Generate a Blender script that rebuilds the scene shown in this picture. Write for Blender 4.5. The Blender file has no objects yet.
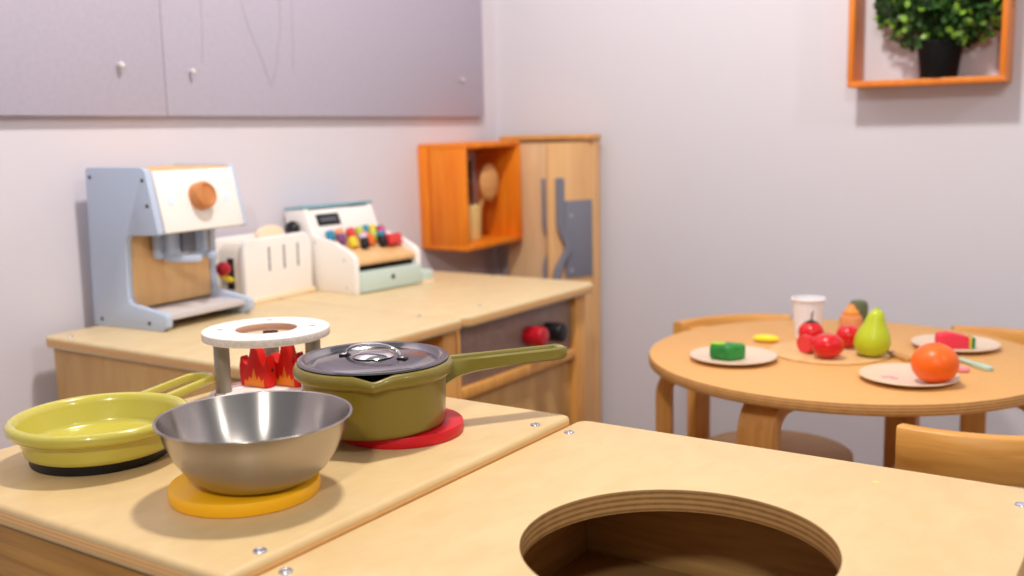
import bpy, bmesh, math, random
from mathutils import Vector, Matrix
R = random.Random(7)
PI = math.pi
rad = math.radians
S = bpy.context.scene
COL = S.collection
EYE = 0.84            # camera height; all z below are world heights
CT = 0.54             # counter height
TT = 0.48             # table height
WX = -1.545            # left wall plane
WY = 2.2594            # back wall plane

# ------------------------------------------------------------------ materials
def lin(c):
    return tuple(((v/255)/12.92 if v/255 <= .04045 else ((v/255+.055)/1.055)**2.4) for v in c) + (1,)

def mat(name, c, rough=.5, metal=0, spec=.5, coat=0, bump=0, bscale=200, aniso=0, var=0, vscale=30, trans=0, ior=1.45):
    m = bpy.data.materials.new(name); m.use_nodes = True
    nt = m.node_tree; b = nt.nodes['Principled BSDF']
    b.inputs['Base Color'].default_value = lin(c)
    b.inputs['Roughness'].default_value = rough
    b.inputs['Metallic'].default_value = metal
    b.inputs['Specular IOR Level'].default_value = spec
    b.inputs['Coat Weight'].default_value = coat
    b.inputs['Transmission Weight'].default_value = trans
    b.inputs['IOR'].default_value = ior
    if aniso:
        b.inputs['Anisotropic'].default_value = aniso; b.inputs['Anisotropic Rotation'].default_value = .25
        t = nt.nodes.new('ShaderNodeTangent'); t.direction_type = 'RADIAL'; t.axis = 'Z'
        nt.links.new(t.outputs[0], b.inputs['Tangent'])
    if bump or var:
        tc = nt.nodes.new('ShaderNodeTexCoord')
        n = nt.nodes.new('ShaderNodeTexNoise'); n.inputs['Scale'].default_value = bscale; n.inputs['Detail'].default_value = 4
        nt.links.new(tc.outputs['Object'], n.inputs['Vector'])
        if bump:
            bp = nt.nodes.new('ShaderNodeBump'); bp.inputs['Strength'].default_value = bump; bp.inputs['Distance'].default_value = .002
            nt.links.new(n.outputs['Fac'], bp.inputs['Height']); nt.links.new(bp.outputs[0], b.inputs['Normal'])
        if var:
            n2 = nt.nodes.new('ShaderNodeTexNoise'); n2.inputs['Scale'].default_value = vscale; n2.inputs['Detail'].default_value = 5
            nt.links.new(tc.outputs['Object'], n2.inputs['Vector'])
            r = nt.nodes.new('ShaderNodeValToRGB')
            c2 = tuple(max(0, v*(1-var)) for v in c)
            r.color_ramp.elements[0].position = .35; r.color_ramp.elements[0].color = lin(c2)
            r.color_ramp.elements[1].position = .65; r.color_ramp.elements[1].color = lin(c)
            nt.links.new(n2.outputs['Fac'], r.inputs[0]); nt.links.new(r.outputs[0], b.inputs['Base Color'])
    return m

def wood(name, c1, c2, stretch=(14, 1.2, 14), scale=6, rough=.42, lo=.3, hi=.72, coat=.0):
    m = bpy.data.materials.new(name); m.use_nodes = True
    nt = m.node_tree; b = nt.nodes['Principled BSDF']
    tc = nt.nodes.new('ShaderNodeTexCoord'); mp = nt.nodes.new('ShaderNodeMapping')
    mp.inputs['Scale'].default_value = stretch
    n = nt.nodes.new('ShaderNodeTexNoise'); n.inputs['Scale'].default_value = scale; n.inputs['Detail'].default_value = 6; n.inputs['Distortion'].default_value = .6
    r = nt.nodes.new('ShaderNodeValToRGB')
    r.color_ramp.elements[0].position = lo; r.color_ramp.elements[0].color = lin(c2)
    r.color_ramp.elements[1].position = hi; r.color_ramp.elements[1].color = lin(c1)
    nt.links.new(tc.outputs['Object'], mp.inputs[0]); nt.links.new(mp.outputs[0], n.inputs['Vector'])
    nt.links.new(n.outputs['Fac'], r.inputs[0]); nt.links.new(r.outputs[0], b.inputs['Base Color'])
    b.inputs['Roughness'].default_value = rough; b.inputs['Coat Weight'].default_value = coat
    b.inputs['Specular IOR Level'].default_value = .4
    return m

def ply(name, c1, c2, freq):
    """plywood edge: thin layers stacked along z, slightly wobbly"""
    m = bpy.data.materials.new(name); m.use_nodes = True
    nt = m.node_tree; b = nt.nodes['Principled BSDF']
    tc = nt.nodes.new('ShaderNodeTexCoord')
    w = nt.nodes.new('ShaderNodeTexWave'); w.bands_direction = 'Z'; w.inputs['Scale'].default_value = freq
    w.inputs['Distortion'].default_value = .5; w.inputs['Detail'].default_value = 3; w.inputs['Detail Scale'].default_value = 6
    n = nt.nodes.new('ShaderNodeTexNoise'); n.inputs['Scale'].default_value = 90; n.inputs['Detail'].default_value = 4
    mx = nt.nodes.new('ShaderNodeMath'); mx.operation = 'MULTIPLY_ADD'; mx.inputs[1].default_value = .45
    ad = nt.nodes.new('ShaderNodeMath'); ad.operation = 'MULTIPLY'; ad.inputs[1].default_value = .6
    r = nt.nodes.new('ShaderNodeValToRGB')
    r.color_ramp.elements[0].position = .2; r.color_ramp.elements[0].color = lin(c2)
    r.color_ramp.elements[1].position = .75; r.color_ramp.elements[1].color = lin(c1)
    nt.links.new(tc.outputs['Object'], w.inputs['Vector']); nt.links.new(tc.outputs['Object'], n.inputs['Vector'])
    nt.links.new(w.outputs['Fac'], ad.inputs[0])
    nt.links.new(n.outputs['Fac'], mx.inputs[0]); nt.links.new(ad.outputs[0], mx.inputs[2])
    nt.links.new(mx.outputs[0], r.inputs[0]); nt.links.new(r.outputs[0], b.inputs['Base Color'])
    b.inputs['Roughness'].default_value = .6
    return m

M = dict(
    wall_l=mat('wall_paint_left', (218, 210, 218), .75, bump=.15, bscale=350),
    wall_b=mat('wall_paint_back', (213, 209, 217), .75, bump=.15, bscale=350),
    floor=mat('floor_vinyl', (150, 140, 135), .5, var=.12, vscale=12),
    felt=mat('felt_board', (187, 180, 197), .95, spec=.1, bump=.4, bscale=700, var=.03, vscale=120),
    pencil=mat('pencil_mark', (150, 138, 156), .9),
    pin=mat('clear_pin', (225, 222, 220), .15, coat=.5),
    birch=wood('birch_top', (216, 187, 138), (209, 177, 127), stretch=(5, 2.5, 5), scale=9, rough=.4),
    birch_run=wood('birch_run_top', (222, 199, 156), (216, 189, 144), stretch=(5, 2.5, 5), scale=9, rough=.4),
    birch_d=wood('birch_panel', (206, 164, 104), (188, 142, 84), stretch=(3, 3, .6), scale=9, rough=.45),
    birch_front=wood('birch_front_panel', (184, 134, 60), (148, 100, 36), stretch=(1.2, 14, 22), scale=5, rough=.5),
    birch_in=wood('birch_inside', (196, 156, 100), (172, 132, 78), stretch=(1.2, 1.2, 16), scale=7, rough=.6),
    edge=ply('ply_edge', (234, 184, 122), (214, 160, 98), 90),
    table_edge=ply('table_ply_edge', (218, 164, 98), (168, 112, 56), 75),
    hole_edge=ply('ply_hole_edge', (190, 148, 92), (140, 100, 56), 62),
    table=wood('table_birch', (214, 181, 143), (206, 169, 128), stretch=(10, 1.2, 10), scale=6, rough=.36),
    chair=wood('chair_birch', (224, 164, 84), (202, 138, 62), stretch=(2.0, 2.0, 16), scale=5, rough=.4),
    seat=wood('seat_birch', (226, 190, 138), (214, 174, 118), stretch=(6, 1.2, 6), scale=5, rough=.55),
    legw=wood('leg_birch', (228, 168, 92), (208, 144, 72), stretch=(14, 14, 1.2), scale=6, rough=.4),
    orange=wood('orange_pine', (246, 146, 36), (232, 118, 18), stretch=(16, 16, 1.6), scale=4, rough=.4),
    orange_b=wood('orange_pine_back', (230, 138, 44), (216, 114, 26), stretch=(16, 16, 1.6), scale=4, rough=.4),
    tower=wood('tower_birch', (230, 182, 128), (218, 166, 112), stretch=(8, 8, 1), scale=5, rough=.45),
    tower_lit=wood('tower_birch_lit', (232, 196, 152), (222, 182, 138), stretch=(8, 8, 1), scale=5, rough=.45),  # same birch as the tower, paler tone stands for light on the left door
    steelgrey=mat('grey_board', (124, 124, 138), .55),
    handlegrey=mat('grey_handle', (150, 148, 156), .5),
    panel=mat('dark_control_panel', (150, 124, 114), .4, var=.08, vscale=60),
    red=mat('red_knob', (190, 12, 34), .35, coat=.2),
    black=mat('black_plastic', (16, 15, 18), .4),
    screw=mat('steel_screw', (205, 205, 220), .25, metal=.9),
    blue=mat('pale_blue_paint', (184, 196, 218), .5),
    bluespot=mat('sky_blue_spot', (222, 234, 246), .5),
    white=mat('white_paint', (246, 240, 236), .45),
    cream=mat('cream_paint', (250, 238, 224), .5),
    tan=wood('tan_ply', (232, 190, 136), (220, 172, 116), stretch=(6, 6, 1), scale=6, rough=.5),
    knobw=wood('knob_wood', (212, 144, 88), (190, 116, 62), stretch=(4, 14, 4), scale=8, rough=.4),
    traygrey=mat('tray_grey', (208, 200, 200), .5),
    teal=mat('teal_paint', (198, 214, 206), .5),
    tealdark=mat('teal_lid', (120, 176, 190), .5),
    display=mat('display_black', (22, 22, 28), .3),
    digit=mat('display_print', (120, 120, 130), .5),
    olive=mat('olive_metal', (122, 106, 32), .33, coat=.3, bump=.08, bscale=500),
    olive_r=mat('olive_rim', (122, 112, 40), .3, coat=.35),
    lime=mat('lime_enamel', (194, 182, 76), .24, coat=.4),
    steel=mat('brushed_steel', (174, 168, 164), .27, metal=1, aniso=.85),
    lidm=mat('lid_steel', (150, 147, 150), .15, metal=1),
    chrome=mat('chrome', (215, 213, 216), .12, metal=1),
    burner_y=mat('burner_yellow', (253, 186, 16), .45, coat=.1),
    burner_r=mat('burner_red', (208, 8, 30), .42, coat=.05),
    burner_k=mat('burner_black', (20, 19, 22), .45),
    ring=mat('worn_white', (240, 232, 226), .6, var=.05, vscale=160),
    ring_edge=mat('worn_white_edge', (226, 214, 208), .7, var=.09, vscale=220),
    holewood=wood('bare_wood', (216, 172, 146), (196, 150, 124), rough=.6),
    postm=mat('grey_post', (150, 144, 130), .4, metal=.4),
    flame=mat('flame_red', (214, 26, 14), .5, spec=.35),
    flame_o=mat('flame_orange', (236, 132, 30), .45),
    redline=mat('red_line', (204, 60, 60), .5),
    bread=mat('bread_paint', (248, 222, 190), .6),
    plate=mat('cream_plate', (222, 198, 174), .4),
    plate_rim=mat('plate_rim', (170, 150, 130), .5),
    board=wood('board_wood', (228, 184, 128), (216, 168, 110), rough=.5),
    tomato=mat('tomato_red', (214, 16, 22), .28, coat=.3),
    tomato_cut=mat('tomato_flesh', (232, 62, 66), .45),
    stem=mat('dark_stem', (24, 40, 28), .6),
    pear=mat('pear_green', (186, 200, 36), .35, coat=.15),
    oran=mat('orange_fruit', (246, 104, 14), .38, coat=.1),
    greenp=mat('pepper_green', (44, 150, 60), .4, var=.25, vscale=45),
    greenl=mat('pepper_light', (150, 206, 40), .45),
    yell=mat('banana_yellow', (246, 220, 44), .45),
    cup=mat('white_paper', (240, 236, 238), .6),
    mustard=wood('jar_wood', (226, 150, 96), (214, 134, 82), rough=.5),
    mustcap=mat('jar_cap', (236, 148, 66), .5),
    dgreen=mat('dark_green', (92, 100, 66), .5),
    melon=mat('melon_red', (232, 52, 76), .45),
    melon_y=mat('melon_pith', (226, 190, 70), .5),
    melon_g=mat('melon_rind', (16, 130, 74), .45),
    mint=mat('mint_plastic', (180, 204, 184), .5),
    pink=mat('pink_plastic', (240, 150, 160), .5),
    knife=wood('knife_wood', (206, 150, 84), (186, 128, 66), rough=.5),
    pot=mat('black_pot', (6, 5, 6), .6, spec=.25),
    leaf=mat('leaf_green', (50, 96, 24), .55, var=.6, vscale=25),
    leaf_l=mat('leaf_light', (132, 178, 52), .4, var=.25, vscale=25),
    soil=mat('soil', (40, 30, 22), .9),
    gap=mat('dark_gap', (36, 30, 28), .8),
    purple=mat('key_purple', (120, 70, 120), .5), lilac=mat('key_lilac', (214, 200, 228), .5),
    keyblue=mat('key_blue', (40, 140, 176), .5), keyorange=mat('key_orange', (232, 104, 40), .5),
    keyyellow=mat('key_yellow', (232, 206, 50), .5), keylime=mat('key_lime', (196, 208, 90), .5),
    keyred=mat('key_red', (214, 60, 60), .5), keymag=mat('key_magenta', (204, 70, 130), .5),
    keypeach=mat('key_peach', (244, 160, 110), .5),
    spoon=wood('spoon_wood', (226, 170, 110), (208, 148, 88), rough=.5),
    cuptan=mat('cup_tan', (226, 196, 128), .5),
    darkmetal=mat('dark_utensil', (70, 58, 52), .4),
    stain=mat('yellow_stain', (240, 205, 110), .5),
)

# ------------------------------------------------------------------ mesh helpers
def edges_sharp(bm, ang=rad(38)):
    for e in bm.edges:
        e.smooth = len(e.link_faces) == 2 and e.calc_face_angle(0) < ang
    for f in bm.faces: f.smooth = True

def obj(name, bm, m, parent=None, ang=38, loc=None, rot=None):
    bmesh.ops.recalc_face_normals(bm, faces=bm.faces)
    edges_sharp(bm, rad(ang))
    me = bpy.data.meshes.new(name); bm.to_mesh(me); bm.free()
    for mm in (m if isinstance(m, (list, tuple)) else [m]): me.materials.append(M[mm])
    o = bpy.data.objects.new(name, me); COL.objects.link(o)
    if parent: o.parent = parent
    if loc: o.location = loc
    if rot: o.rotation_euler = rot
    return o

def thing(name, label, cat, loc=(0, 0, 0), rz=0, group=None):
    o = bpy.data.objects.new(name, None); COL.objects.link(o)
    o.empty_display_size = .02
    o.location = loc; o.rotation_euler = (0, 0, rz)
    return tag(o, label, cat, group)

def tag(o, label, cat, group=None):
    o['label'] = label; o['category'] = cat
    if group: o['group'] = group
    return o

def new(): return bmesh.new()

def put(bm, src, mtx=None, mi=0):
    if mtx: bmesh.ops.transform(src, matrix=mtx, verts=src.verts)
    src.verts.index_update()
    vs = [bm.verts.new(v.co) for v in src.verts]
    for f in src.faces:
        try:
            nf = bm.faces.new([vs[v.index] for v in f.verts]); nf.material_index = mi if mi >= 0 else f.material_index
        except ValueError: pass
    src.free()
    return bm

def bev(bm, w, seg=2, ang=rad(40)):
    if w <= 0: return
    es = [e for e in bm.edges if len(e.link_faces) == 2 and e.calc_face_angle(0) > ang]
    bmesh.ops.bevel(bm, geom=es, offset=w, segments=seg, profile=.5, affect='EDGES', clamp_overlap=True)

def box(bm, lo, hi, b=.002, seg=2, mi=0, mtx=None):
    s = bmesh.new(); bmesh.ops.create_cube(s, size=1)
    for v in s.verts:
        v.co = Vector([(lo[i]+hi[i])/2 + v.co[i]*(hi[i]-lo[i]) for i in range(3)])
    bev(s, b, seg)
    return put(bm, s, mtx, mi)

def lathe(bm, prof, n=64, mi=0, mtx=None, fn=None, arc=None):
    """prof [(r,z)...] spun about z; r=0 ends close to a point"""
    s = bmesh.new(); rings = []
    for r, z in prof:
        if r < 1e-6: rings.append([s.verts.new((0, 0, z))])
        else: rings.append([s.verts.new((r*math.cos(2*PI*i/n), r*math.sin(2*PI*i/n), z)) for i in range(n)])
    for a, b in zip(rings, rings[1:]):
        for i in range(n):
            j = (i+1) % n
            vs = ([a[0]] if len(a) == 1 else [a[i], a[j]]) + ([b[0]] if len(b) == 1 else [b[j], b[i]])
            if len(vs) > 2: s.faces.new(vs)
    if fn:
        for v in s.verts: v.co = fn(v.co)
    return put(bm, s, mtx, mi)

def cyl(bm, r, z0, z1, n=32, b=.001, mi=0, mtx=None, r2=None):
    r2 = r if r2 is None else r2
    b = min(b, r*.45, (z1-z0)*.45)
    p = [(0, z0), (r-b, z0), (r-b*.3, z0+b*.3), (r, z0+b), (r2, z1-b), (r2-b*.3, z1-b*.3), (r2-b, z1), (0, z1)]
    return lathe(bm, p, n, mi, mtx)

def prism(bm, outline, z0, z1, holes=(), b=0, seg=2, mi=0, mtx=None, side_mi=None, hole_mi=None):
    """2D outline (with holes) extruded along z"""
    s = bmesh.new(); loops = []
    for loop in [outline]+list(holes):
        loops.append(([s.verts.new((x, y, z0)) for x, y in loop], [s.verts.new((x, y, z1)) for x, y in loop]))
    if holes:
        for k in (0, 1):
            es = []
            for L in loops:
                v = L[k]
                for i in range(len(v)): es.append(s.edges.new((v[i], v[(i+1) % len(v)])))
            bmesh.ops.triangle_fill(s, use_beauty=True, use_dissolve=False, edges=es)
    else:
        s.faces.new(loops[0][0]); s.faces.new(loops[0][1])
    for f in s.faces: f.material_index = mi
    for li, L in enumerate(loops):
        a, c = L
        for i in range(len(a)):
            j = (i+1) % len(a)
            f = s.faces.new((a[i], a[j], c[j], c[i]))
            f.material_index = mi if side_mi is None else (hole_mi if li and hole_mi is not None else side_mi)
    bmesh.ops.recalc_face_normals(s, faces=s.faces)
    if b: bev(s, b, seg, rad(50))
    return put(bm, s, mtx, -1)

def rrect(x0, y0, x1, y1, r, n=6):
    out = []
    for cx, cy, a in ((x1-r, y0+r, -90), (x1-r, y1-r, 0), (x0+r, y1-r, 90), (x0+r, y0+r, 180)):
        for i in range(n+1):
            t = rad(a+90*i/n); out.append((cx+r*math.cos(t), cy+r*math.sin(t)))
    return out

def circ(cx, cy, r, n=64):
    return [(cx+r*math.cos(2*PI*i/n), cy+r*math.sin(2*PI*i/n)) for i in range(n)]

def sweep(bm, stations, mi=0, closed=False, caps=True):
    rows = [[bm.verts.new(p) for p in st] for st in stations]
    n = len(rows[0])
    prs = list(zip(rows, rows[1:])) + ([(rows[-1], rows[0])] if closed else [])
    for a, b in prs:
        for i in range(n):
            j = (i+1) % n
            f = bm.faces.new((a[i], a[j], b[j], b[i])); f.material_index = mi
    if caps and not closed:
        for r in (rows[0], rows[-1]):
            f = bm.faces.new(r); f.material_index = mi
    return bm

def tube(bm, pts, r, n=10, mi=0, flat=1.0):
    pts = [Vector(p) for p in pts]; rs = r if isinstance(r, (list, tuple)) else [r]*len(pts)
    st = []; up = Vector((0, 0, 1))
    for i, p in enumerate(pts):
        t = (pts[min(i+1, len(pts)-1)]-pts[max(i-1, 0)]).normalized()
        if i == 0:
            up = up if abs(t.dot(up)) < .95 else Vector((1, 0, 0))
        u = (up - t*up.dot(t)).normalized(); up = u
        v = t.cross(u)
        st.append([p + u*rs[i]*math.cos(2*PI*k/n)*flat + v*rs[i]*math.sin(2*PI*k/n) for k in range(n)])
    return sweep(bm, st, mi)

def blob(bm, r, sx=1, sy=1, sz=1, loc=(0, 0, 0), n=3, mi=0, fn=None, mtx=None):
    s = bmesh.new(); bmesh.ops.create_icosphere(s, subdivisions=n, radius=1)
    for v in s.verts:
        c = v.co.copy()
        if fn: c = fn(c)
        v.co = Vector((c.x*r*sx+loc[0], c.y*r*sy+loc[1], c.z*r*sz+loc[2]))
    return put(bm, s, mtx, mi)

def T(x, y, z): return Matrix.Translation((x, y, z))
def RZ(a): return Matrix.Rotation(a, 4, 'Z')
def RX(a): return Matrix.Rotation(a, 4, 'X')
def RY(a): return Matrix.Rotation(a, 4, 'Y')
# prism drawn in (u,v) standing upright: u -> +x, v -> +z, thickness -> along -y..: z of prism -> y
UP = Matrix(((1, 0, 0, 0), (0, 0, 1, 0), (0, 1, 0, 0), (0, 0, 0, 1)))
# prism drawn in (u,v): u -> +y, v -> +z, thickness -> +x
SIDE = Matrix(((0, 0, 1, 0), (1, 0, 0, 0), (0, 1, 0, 0), (0, 0, 0, 1)))

# ------------------------------------------------------------------ camera
f_px, yaw, pitch, roll = 1029.29, .588331, .148274, .0206756
cy_, sy_, cp_, sp_ = math.cos(yaw), math.sin(yaw), math.cos(pitch), math.sin(pitch)
fwd = Vector((-sy_*cp_, cy_*cp_, -sp_)); right = Vector((cy_, sy_, 0)); down = fwd.cross(right)
r2 = right*math.cos(roll)+down*math.sin(roll); d2 = down*math.cos(roll)-right*math.sin(roll)
cam = bpy.data.cameras.new('camera'); co = bpy.data.objects.new('camera', cam); COL.objects.link(co)
mw = Matrix((r2, -d2, -fwd)).transposed().to_4x4(); mw.translation = (0, 0, EYE); co.matrix_world = mw
cam.sensor_width = 36; cam.lens = 36*f_px/1024; cam.clip_start = .02
cam.dof.use_dof = True; cam.dof.focus_distance = 1.0; cam.dof.aperture_fstop = 4.2; cam.dof.aperture_blades = 0
S.camera = co

# ------------------------------------------------------------------ room
def struct(name, bm, m):
    o = obj(name, bm, m); o['kind'] = 'structure'; return o
b = new(); box(b, (WX-.1, -2.2, 0), (WX, WY+.1, 2.6), 0); struct('wall_left', b, 'wall_l')
b = new(); box(b, (WX, WY, 0), (2.6, WY+.1, 2.6), 0); struct('wall_back', b, 'wall_b')
b = new(); box(b, (WX-.1, -2.2, -.05), (2.6, WY+.1, 0), 0); struct('floor', b, 'floor')

# ------------------------------------------------------------------ bulletin boards on the left wall
def board(y0, y1, z0, label):
    t = thing('bulletin_board', label, 'bulletin board', (WX, (y0+y1)/2, z0), 0, 'felt boards on the left wall')
    h = (y1-y0)/2
    b = new(); box(b, (.001, -h, 0), (.017, h, .62), .0015)
    obj('felt_panel', b, 'felt', t)
    return t
bb1 = board(.05, 1.2030, 0.8841, 'lavender felt board on left wall above the toy coffee machine, with shiny pins')
bb2 = board(1.2040, 2.1807, 0.8846, 'lavender felt board on left wall beside the room corner, with pencil scribbles')
def pen(parent, pts, r=.0006):
    b = new(); tube(b, [(.0172, y, z) for y, z in pts], r, 5); obj('pencil_scribble', b, 'pencil', parent)
yc2 = 1.6924
pen(bb2, [(1.2941-yc2, .25), (1.2911-yc2, .13), (1.2872-yc2, .095)], .0005)
pen(bb2, [(1.3777-yc2, .25), (1.4023-yc2, .17), (1.4368-yc2, .10), (1.4515-yc2, .062)])
pen(bb2, [(1.4879-yc2, .25), (1.4860-yc2, .17), (1.4682-yc2, .09), (1.4515-yc2, .055)])
pen(bb2, [(1.5204-yc2, .25), (1.5184-yc2, .15), (1.5155-yc2, .09)], .0004)
def pin(y, z, label, r=.006):
    b = new()
    cyl(b, r*.45, 0, .007, 16, .0005); lathe(b, [(0, .006), (r*.8, .006), (r, .008), (r, .012), (r*.7, .0145), (0, .0155)], 20)
    o = obj('push_pin', b, 'pin', None, loc=(WX+.017, y, z), rot=(0, rad(90), 0))
    return tag(o, label, 'push pin', 'pins in the felt boards')
pin(1.1091, 0.9684, 'pale push pin in felt board, nearest above the coffee machine', .0054)
pin(1.2567, 0.9640, 'pale push pin just past the seam between the two felt boards', .0044)
pin(2.0784, 0.9758, 'small pin at the corner end of the felt boards, above the orange box', .003)

# ------------------------------------------------------------------ open boxes hung on walls
def wall_box(name, label, wx, wy, wz, w, h, d, t, rx=0, x0=0, axis='x', m='orange'):
    """frame of four boards; local x = out of wall, y = along wall, z up"""
    th = thing(name, label, 'wall shelf', (wx, wy, wz), 0 if axis == 'x' else -PI/2, 'orange boxes hung on the walls')
    if rx: th.rotation_euler = (rx, 0, 0)
    b = new(); box(b, (0, -w/2, 0), (d, w/2, t), .003); obj('bottom_board', b, m, th)
    b = new(); box(b, (0, -w/2, h-t), (d, w/2, h), .003); obj('top_board', b, m, th)
    for s in (-1, 1):
        b = new(); box(b, (x0, s*(w/2-t/2)-t/2, t-.001), (d, s*(w/2-t/2)+t/2, h-t+.001), .003); obj('side_board', b, m, th)
    return th
ob = wall_box('wall_box', 'orange pine box hung on left wall above worktop, holding wooden kitchen utensils', WX, 2.0498, 0.5728, .240, .2505, .135, .013, rx=rad(1.0), x0=.032)
for sy in (-1, 1):
    b = new(); box(b, (.0, sy*.1185-.003, .004), (.030, sy*.1185+.003, .242), .001); obj('rear_strip', b, 'orange', ob)
b = new(); box(b, (.002, -.105, .225), (.016, .105, .2365), .001); obj('hanging_rail', b, 'orange', ob)
pb = wall_box('wall_box', 'orange pine box on back wall framing a potted plant', -.4665, WY, EYE+.0802, .2990, .30, .08, .0125, axis='y', m='orange_b')

# cup and utensils in the left box
cx, cyy, cz = WX+.070, 2.0469, .5868
b = new(); lathe(b, [(0, 0), (.020, 0), (.0215, .002), (.0235, .083), (.0225, .084), (.021, .082), (.0195, .004), (0, .004)], 32)
tag(obj('utensil_cup', b, 'cuptan', None, loc=(cx, cyy-.005, cz)), 'tan cup standing inside the orange box on the left wall', 'cup')
t = thing('wooden_spoon', 'wooden spoon with round head standing in the tan cup', 'spoon', (cx+.002, cyy-.003, cz+.006), 0)
b = new(); tube(b, [(0, 0, 0), (.006, .014, .06), (.012, .030, .1)], .0042, 10); obj('handle', b, 'spoon', t)
b = new(); blob(b, .040, .30, .95, 1.15, (.020, .042, .131)); obj('spoon_head', b, 'spoon', t)
t = thing('spatula', 'dark spatula leaning in the tan cup behind the wooden spoon', 'spatula', (cx-.008, cyy-.012, cz+.006))
b = new(); tube(b, [(0, 0, 0), (-.004, -.004, .10)], .0035, 8); obj('handle', b, 'darkmetal', t)
b = new(); box(b, (-.008, -.018, .085), (-.003, .012, .135), .002); obj('blade', b, 'darkmetal', t)
t = thing('utensil', 'thin dark utensil with upright stem at the back of the tan cup', 'utensil', (cx-.010, cyy+.008, cz+.006))
b = new(); tube(b, [(0, 0, 0), (-.008, .006, .165)], .003, 8); obj('handle', b, 'darkmetal', t)
b = new(); tube(b, [(-.008, .006, .14), (-.009, .007, .185)], .006, 8); obj('grip', b, 'darkmetal', t)

# plant
pt = thing('potted_plant', 'bushy green plant in a black pot inside the orange back wall box', 'plant', (-.4440, WY-.048, EYE+.0930))
b = new(); lathe(b, [(0, 0), (.034, 0), (.035, .002), (.0425, .066), (.0445, .066), (.0445, .072), (.0415, .072), (.0405, .066), (0, .064)], 40)
obj('pot', b, 'pot', pt)
b = new(); lathe(b, [(0, .0655), (.040, .0655)], 24); obj('soil', b, 'soil', pt)
def leaf_mesh(n, seed, lo, hi, shell=(.1, 1)):
    r = random.Random(seed); b = new()
    while n:
        v = Vector((r.gauss(0, 1), r.gauss(0, 1), r.gauss(0, 1))).normalized()*r.uniform(*shell)**.5
        p = Vector((v.x*.128, v.y*.072, .150+v.z*.100))
        if p.z < .06 + max(0, abs(p.x)-.05)*.25 or p.y > .040: continue
        n -= 1
        L = r.uniform(lo, hi); W = L*r.uniform(.55, .75)
        out = (Vector((v.x, v.y*.3, v.z*.6+.2))*.7 + Vector((r.gauss(0, .6), r.gauss(0, .35), r.gauss(0, .6)))).normalized()
        sd = out.cross(Vector((r.uniform(-1, 1), r.uniform(-1, 1), r.uniform(-1, 1)))).normalized(); nn = out.cross(sd)
        rows = [(-.5, 0.02), (-.2, .42), (.15, .5), (.42, .26), (.5, .02)]
        vs = []
        for t_, w_ in rows:
            c = p+out*L*t_ - nn*L*.25*t_*t_
            vs.append([b.verts.new(c-sd*W*w_+nn*L*.10*w_), b.verts.new(c), b.verts.new(c+sd*W*w_+nn*L*.10*w_)])
        for q0, q1 in zip(vs, vs[1:]):
            b.faces.new((q0[0], q0[1], q1[1], q1[0])); b.faces.new((q0[1], q0[2], q1[2], q1[1]))
    for v in b.verts: v.co.y = min(v.co.y, .046)
    return b
obj('foliage', leaf_mesh(1500, 3, .013, .021), 'leaf', pt, ang=80)
o = obj('foliage', leaf_mesh(150, 5, .013, .021, (.85, 1.05)), 'leaf_l', pt, ang=80); o['label'] = 'lighter outer leaves'  # paler leaves, only in the outer shell of the foliage
b = new()
for k in range(16):
    a = 2*PI*k/16+R.uniform(-.2, .2); q = R.uniform(.05, .11)
    tube(b, [(0.01*math.cos(a), .01*math.sin(a), .065), (q*.5*math.cos(a), q*.25*math.sin(a), .10), (q*math.cos(a), q*.4*math.sin(a)-.003, R.uniform(.11, .2))], .0014, 5)
obj('stem', b, 'leaf', pt)

# ------------------------------------------------------------------ tall corner cabinet
TX0, TX1, TY0, TY1, TH = -1.4663, -1.2237, 2.1965, 2.2339, .8223
ox, oy = (TX0+TX1)/2, (TY0+TY1)/2
t = thing('tall_cabinet', 'tall birch cabinet in the room corner, right door ajar with grey board', 'cabinet', (ox, oy, 0))
b = new()
box(b, (TX0-ox, TY0-oy+.002, 0), (TX0-ox+.014, TY1-oy, TH), .0015); obj('side_panel', b, 'tower', t)
b = new(); box(b, (TX1-ox-.014, TY0-oy+.002, 0), (TX1-ox, TY1-oy, TH), .0015); obj('side_panel', b, 'tower', t)
b = new(); box(b, (TX0-ox+.0145, TY1-oy-.01, .02), (TX1-ox-.0145, TY1-oy, TH), .001); obj('back_panel', b, 'tower', t)
b = new(); box(b, (TX0-ox+.0145, TY0-oy+.002, .02), (TX1-ox-.0145, TY1-oy-.011, .04), .001); obj('bottom_panel', b, 'tower', t)
b = new(); prism(b, rrect(TX0-ox-.020, TY0-oy-.022, TX1-ox+.006, TY1-oy+.004, .012), TH+.001, TH+.0145, b=.004, seg=3); obj('top_board', b, 'legw', t)
b = new(); box(b, (TX0-ox, TY0-oy-.014, .02), (-1.3275-ox, TY0-oy, TH-.004), .002); ld = obj('door', b, 'tower_lit', t); ld['label'] = 'closed left door'
def wavy(c, hw, z0, z1, amp, drift=0, n=36):
    L, Q = [], []
    for i in range(n+1):
        q = i/n; z = z0+(z1-z0)*q
        w = amp*math.exp(-((q-.64)/.12)**2) + drift*max(0, q-.5)*2
        L.append((c-hw+w, z)); Q.append((c+hw+w, z))
    return L+Q[::-1]
b = new(); prism(b, wavy(-1.3462-ox, .0115, .731, .47, .022, .0), TY0-oy-.024, TY0-oy-.0142, b=.002, mtx=UP); obj('handle', b, 'handlegrey', ld)
hx, hy, hth = TX1-.0023-ox, TY0-.002-oy, rad(68)
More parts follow.
